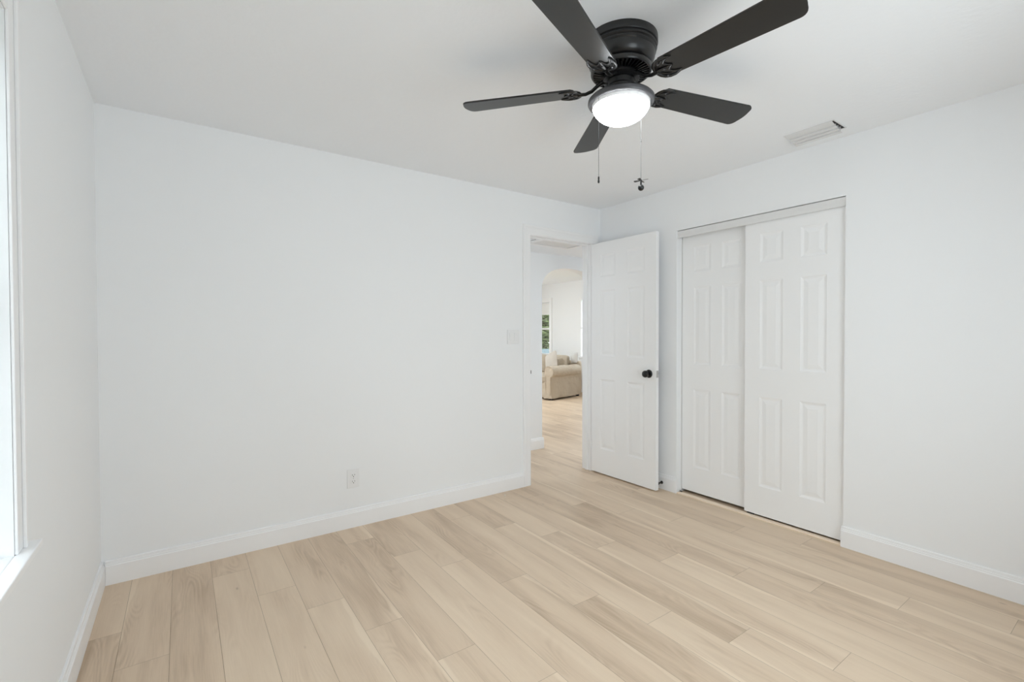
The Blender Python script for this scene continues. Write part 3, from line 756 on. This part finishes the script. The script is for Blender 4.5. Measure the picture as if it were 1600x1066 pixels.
bm = NB(); box(bm, .93, 1.07, .03, LS - .03, .10, .72); bk = obj('back', bm, 'linen', sofa, bevel=.05)
seatw = (LS - .44) / 2
for i in range(2):
    soft('seat_cushion', 'linen', sofa, .07, .80, .225 + i * (seatw + .005), .22 + (i + 1) * seatw, .305, .475, bev=.0, puff=.18)
for i in range(3):
    soft('back_cushion', 'linen', sofa, .70, .92, .225 + i * .556, .775 + i * .556 , .47, .85, bev=.0, puff=.45, tilt=R(8))
for px, py in ((.08, .07), (.94, .07), (.08, LS - .07), (.94, LS - .07)):
    bm = NB(); box(bm, px - .025, px + .025, py - .025, py + .025, 0, .06); obj('leg', bm, 'slot', sofa)
def throw(label, m, x, y, z, s, rz, rx, ry=0):
    o = soft('throw_pillow', m, None, -s / 2, s / 2, -.07, .07, -s / 2, s / 2, bev=0, puff=.85)
    tag(o, label, 'pillow', None)
    loc = Matrix.Translation((5.735, 6.84, 0)) @ Matrix.Rotation(SA, 4, 'Z') @ Vector((x, y, z))
    o.location = loc; o.rotation_euler = (rx, ry, SA + rz); return o
throw('light beige square throw pillow leaning in the middle of the sofa', 'linen_light', .52, .42, .71, .38, R(78), R(14), R(22))
throw('small white throw pillow at the near end of the sofa back', 'white_cloth', .90, .11, .785, .22, R(70), R(8), R(5))

# a paint chip lying on the boards near the doorway
bm = NB()
for k in range(1):
    bmesh.ops.create_icosphere(bm, subdivisions=1, radius=.005)
for v_ in bm.verts: v_.co.z *= .5; v_.co.x *= 1.4
tag(obj('paint_chip', bm, 'plastic', None, loc=(2.074, 3.05, .0025)), 'tiny white paint chip on the floor by the far baseboard', 'debris')

# ------------------------------------------------------------------ garden seen through the living room window
bm = NB(); box(bm, 7.3, 40, -10, 40, -.45, -.35); tag(obj('lawn', bm, 'lawn'), 'green lawn outside the living room windows', 'lawn'); bpy.data.objects['lawn']['kind'] = 'structure'
def tree(loc, s, seed, label):
    t = thing('garden_tree', label, 'tree', loc, 0); rnd = random.Random(seed)
    bm = NB(); tube(bm, [(0, 0, 0), (.05, .02, .8 * s), (-.02, .05, 1.6 * s), (.05, 0, 2.4 * s)], [.14 * s, .11 * s, .09 * s, .04 * s], 10); obj('trunk', bm, 'bark', t, smooth=60)
    bm = NB()
    for i in range(3600):
        a = rnd.random() * 2 * pi; c_ = rnd.uniform(-1, 1); r = s * 1.25 * rnd.random() ** .45
        q = Vector((r * cos(a) * (1 - c_ * c_) ** .5, r * sin(a) * (1 - c_ * c_) ** .5, 1.5 * s + r * c_ * 1.05))
        M_ = Matrix.Translation(q) @ Matrix.Rotation(rnd.random() * 6, 4, 'Z') @ Matrix.Rotation(rnd.random() * 6, 4, 'X'); l = .09 * s
        bm.faces.new([bm.verts.new(M_ @ Vector(p_)) for p_ in ((0, -l * .35, 0), (l, 0, .02), (0, l * .35, 0), (-l, 0, -.02))])
    obj('foliage', bm, 'leaf', t)
tree((12.4, 15.2, -.35), 1.25, 4, 'leafy green tree nearest outside the far living room window')
tree((15.6, 18.6, -.35), 1.3, 6, 'leafy green tree standing farther out behind the pale blue strip, beyond the nearer tree')
bm = NB(); box(bm, 9.0, 14.5, 12.85, 12.9, -.35, .74); tag(obj('pale_blue_strip', bm, 'blue'), 'pale blue low stand-in strip outside the far living room window', 'blue strip')  # pale blue box standing in for an unidentified bluish band outside
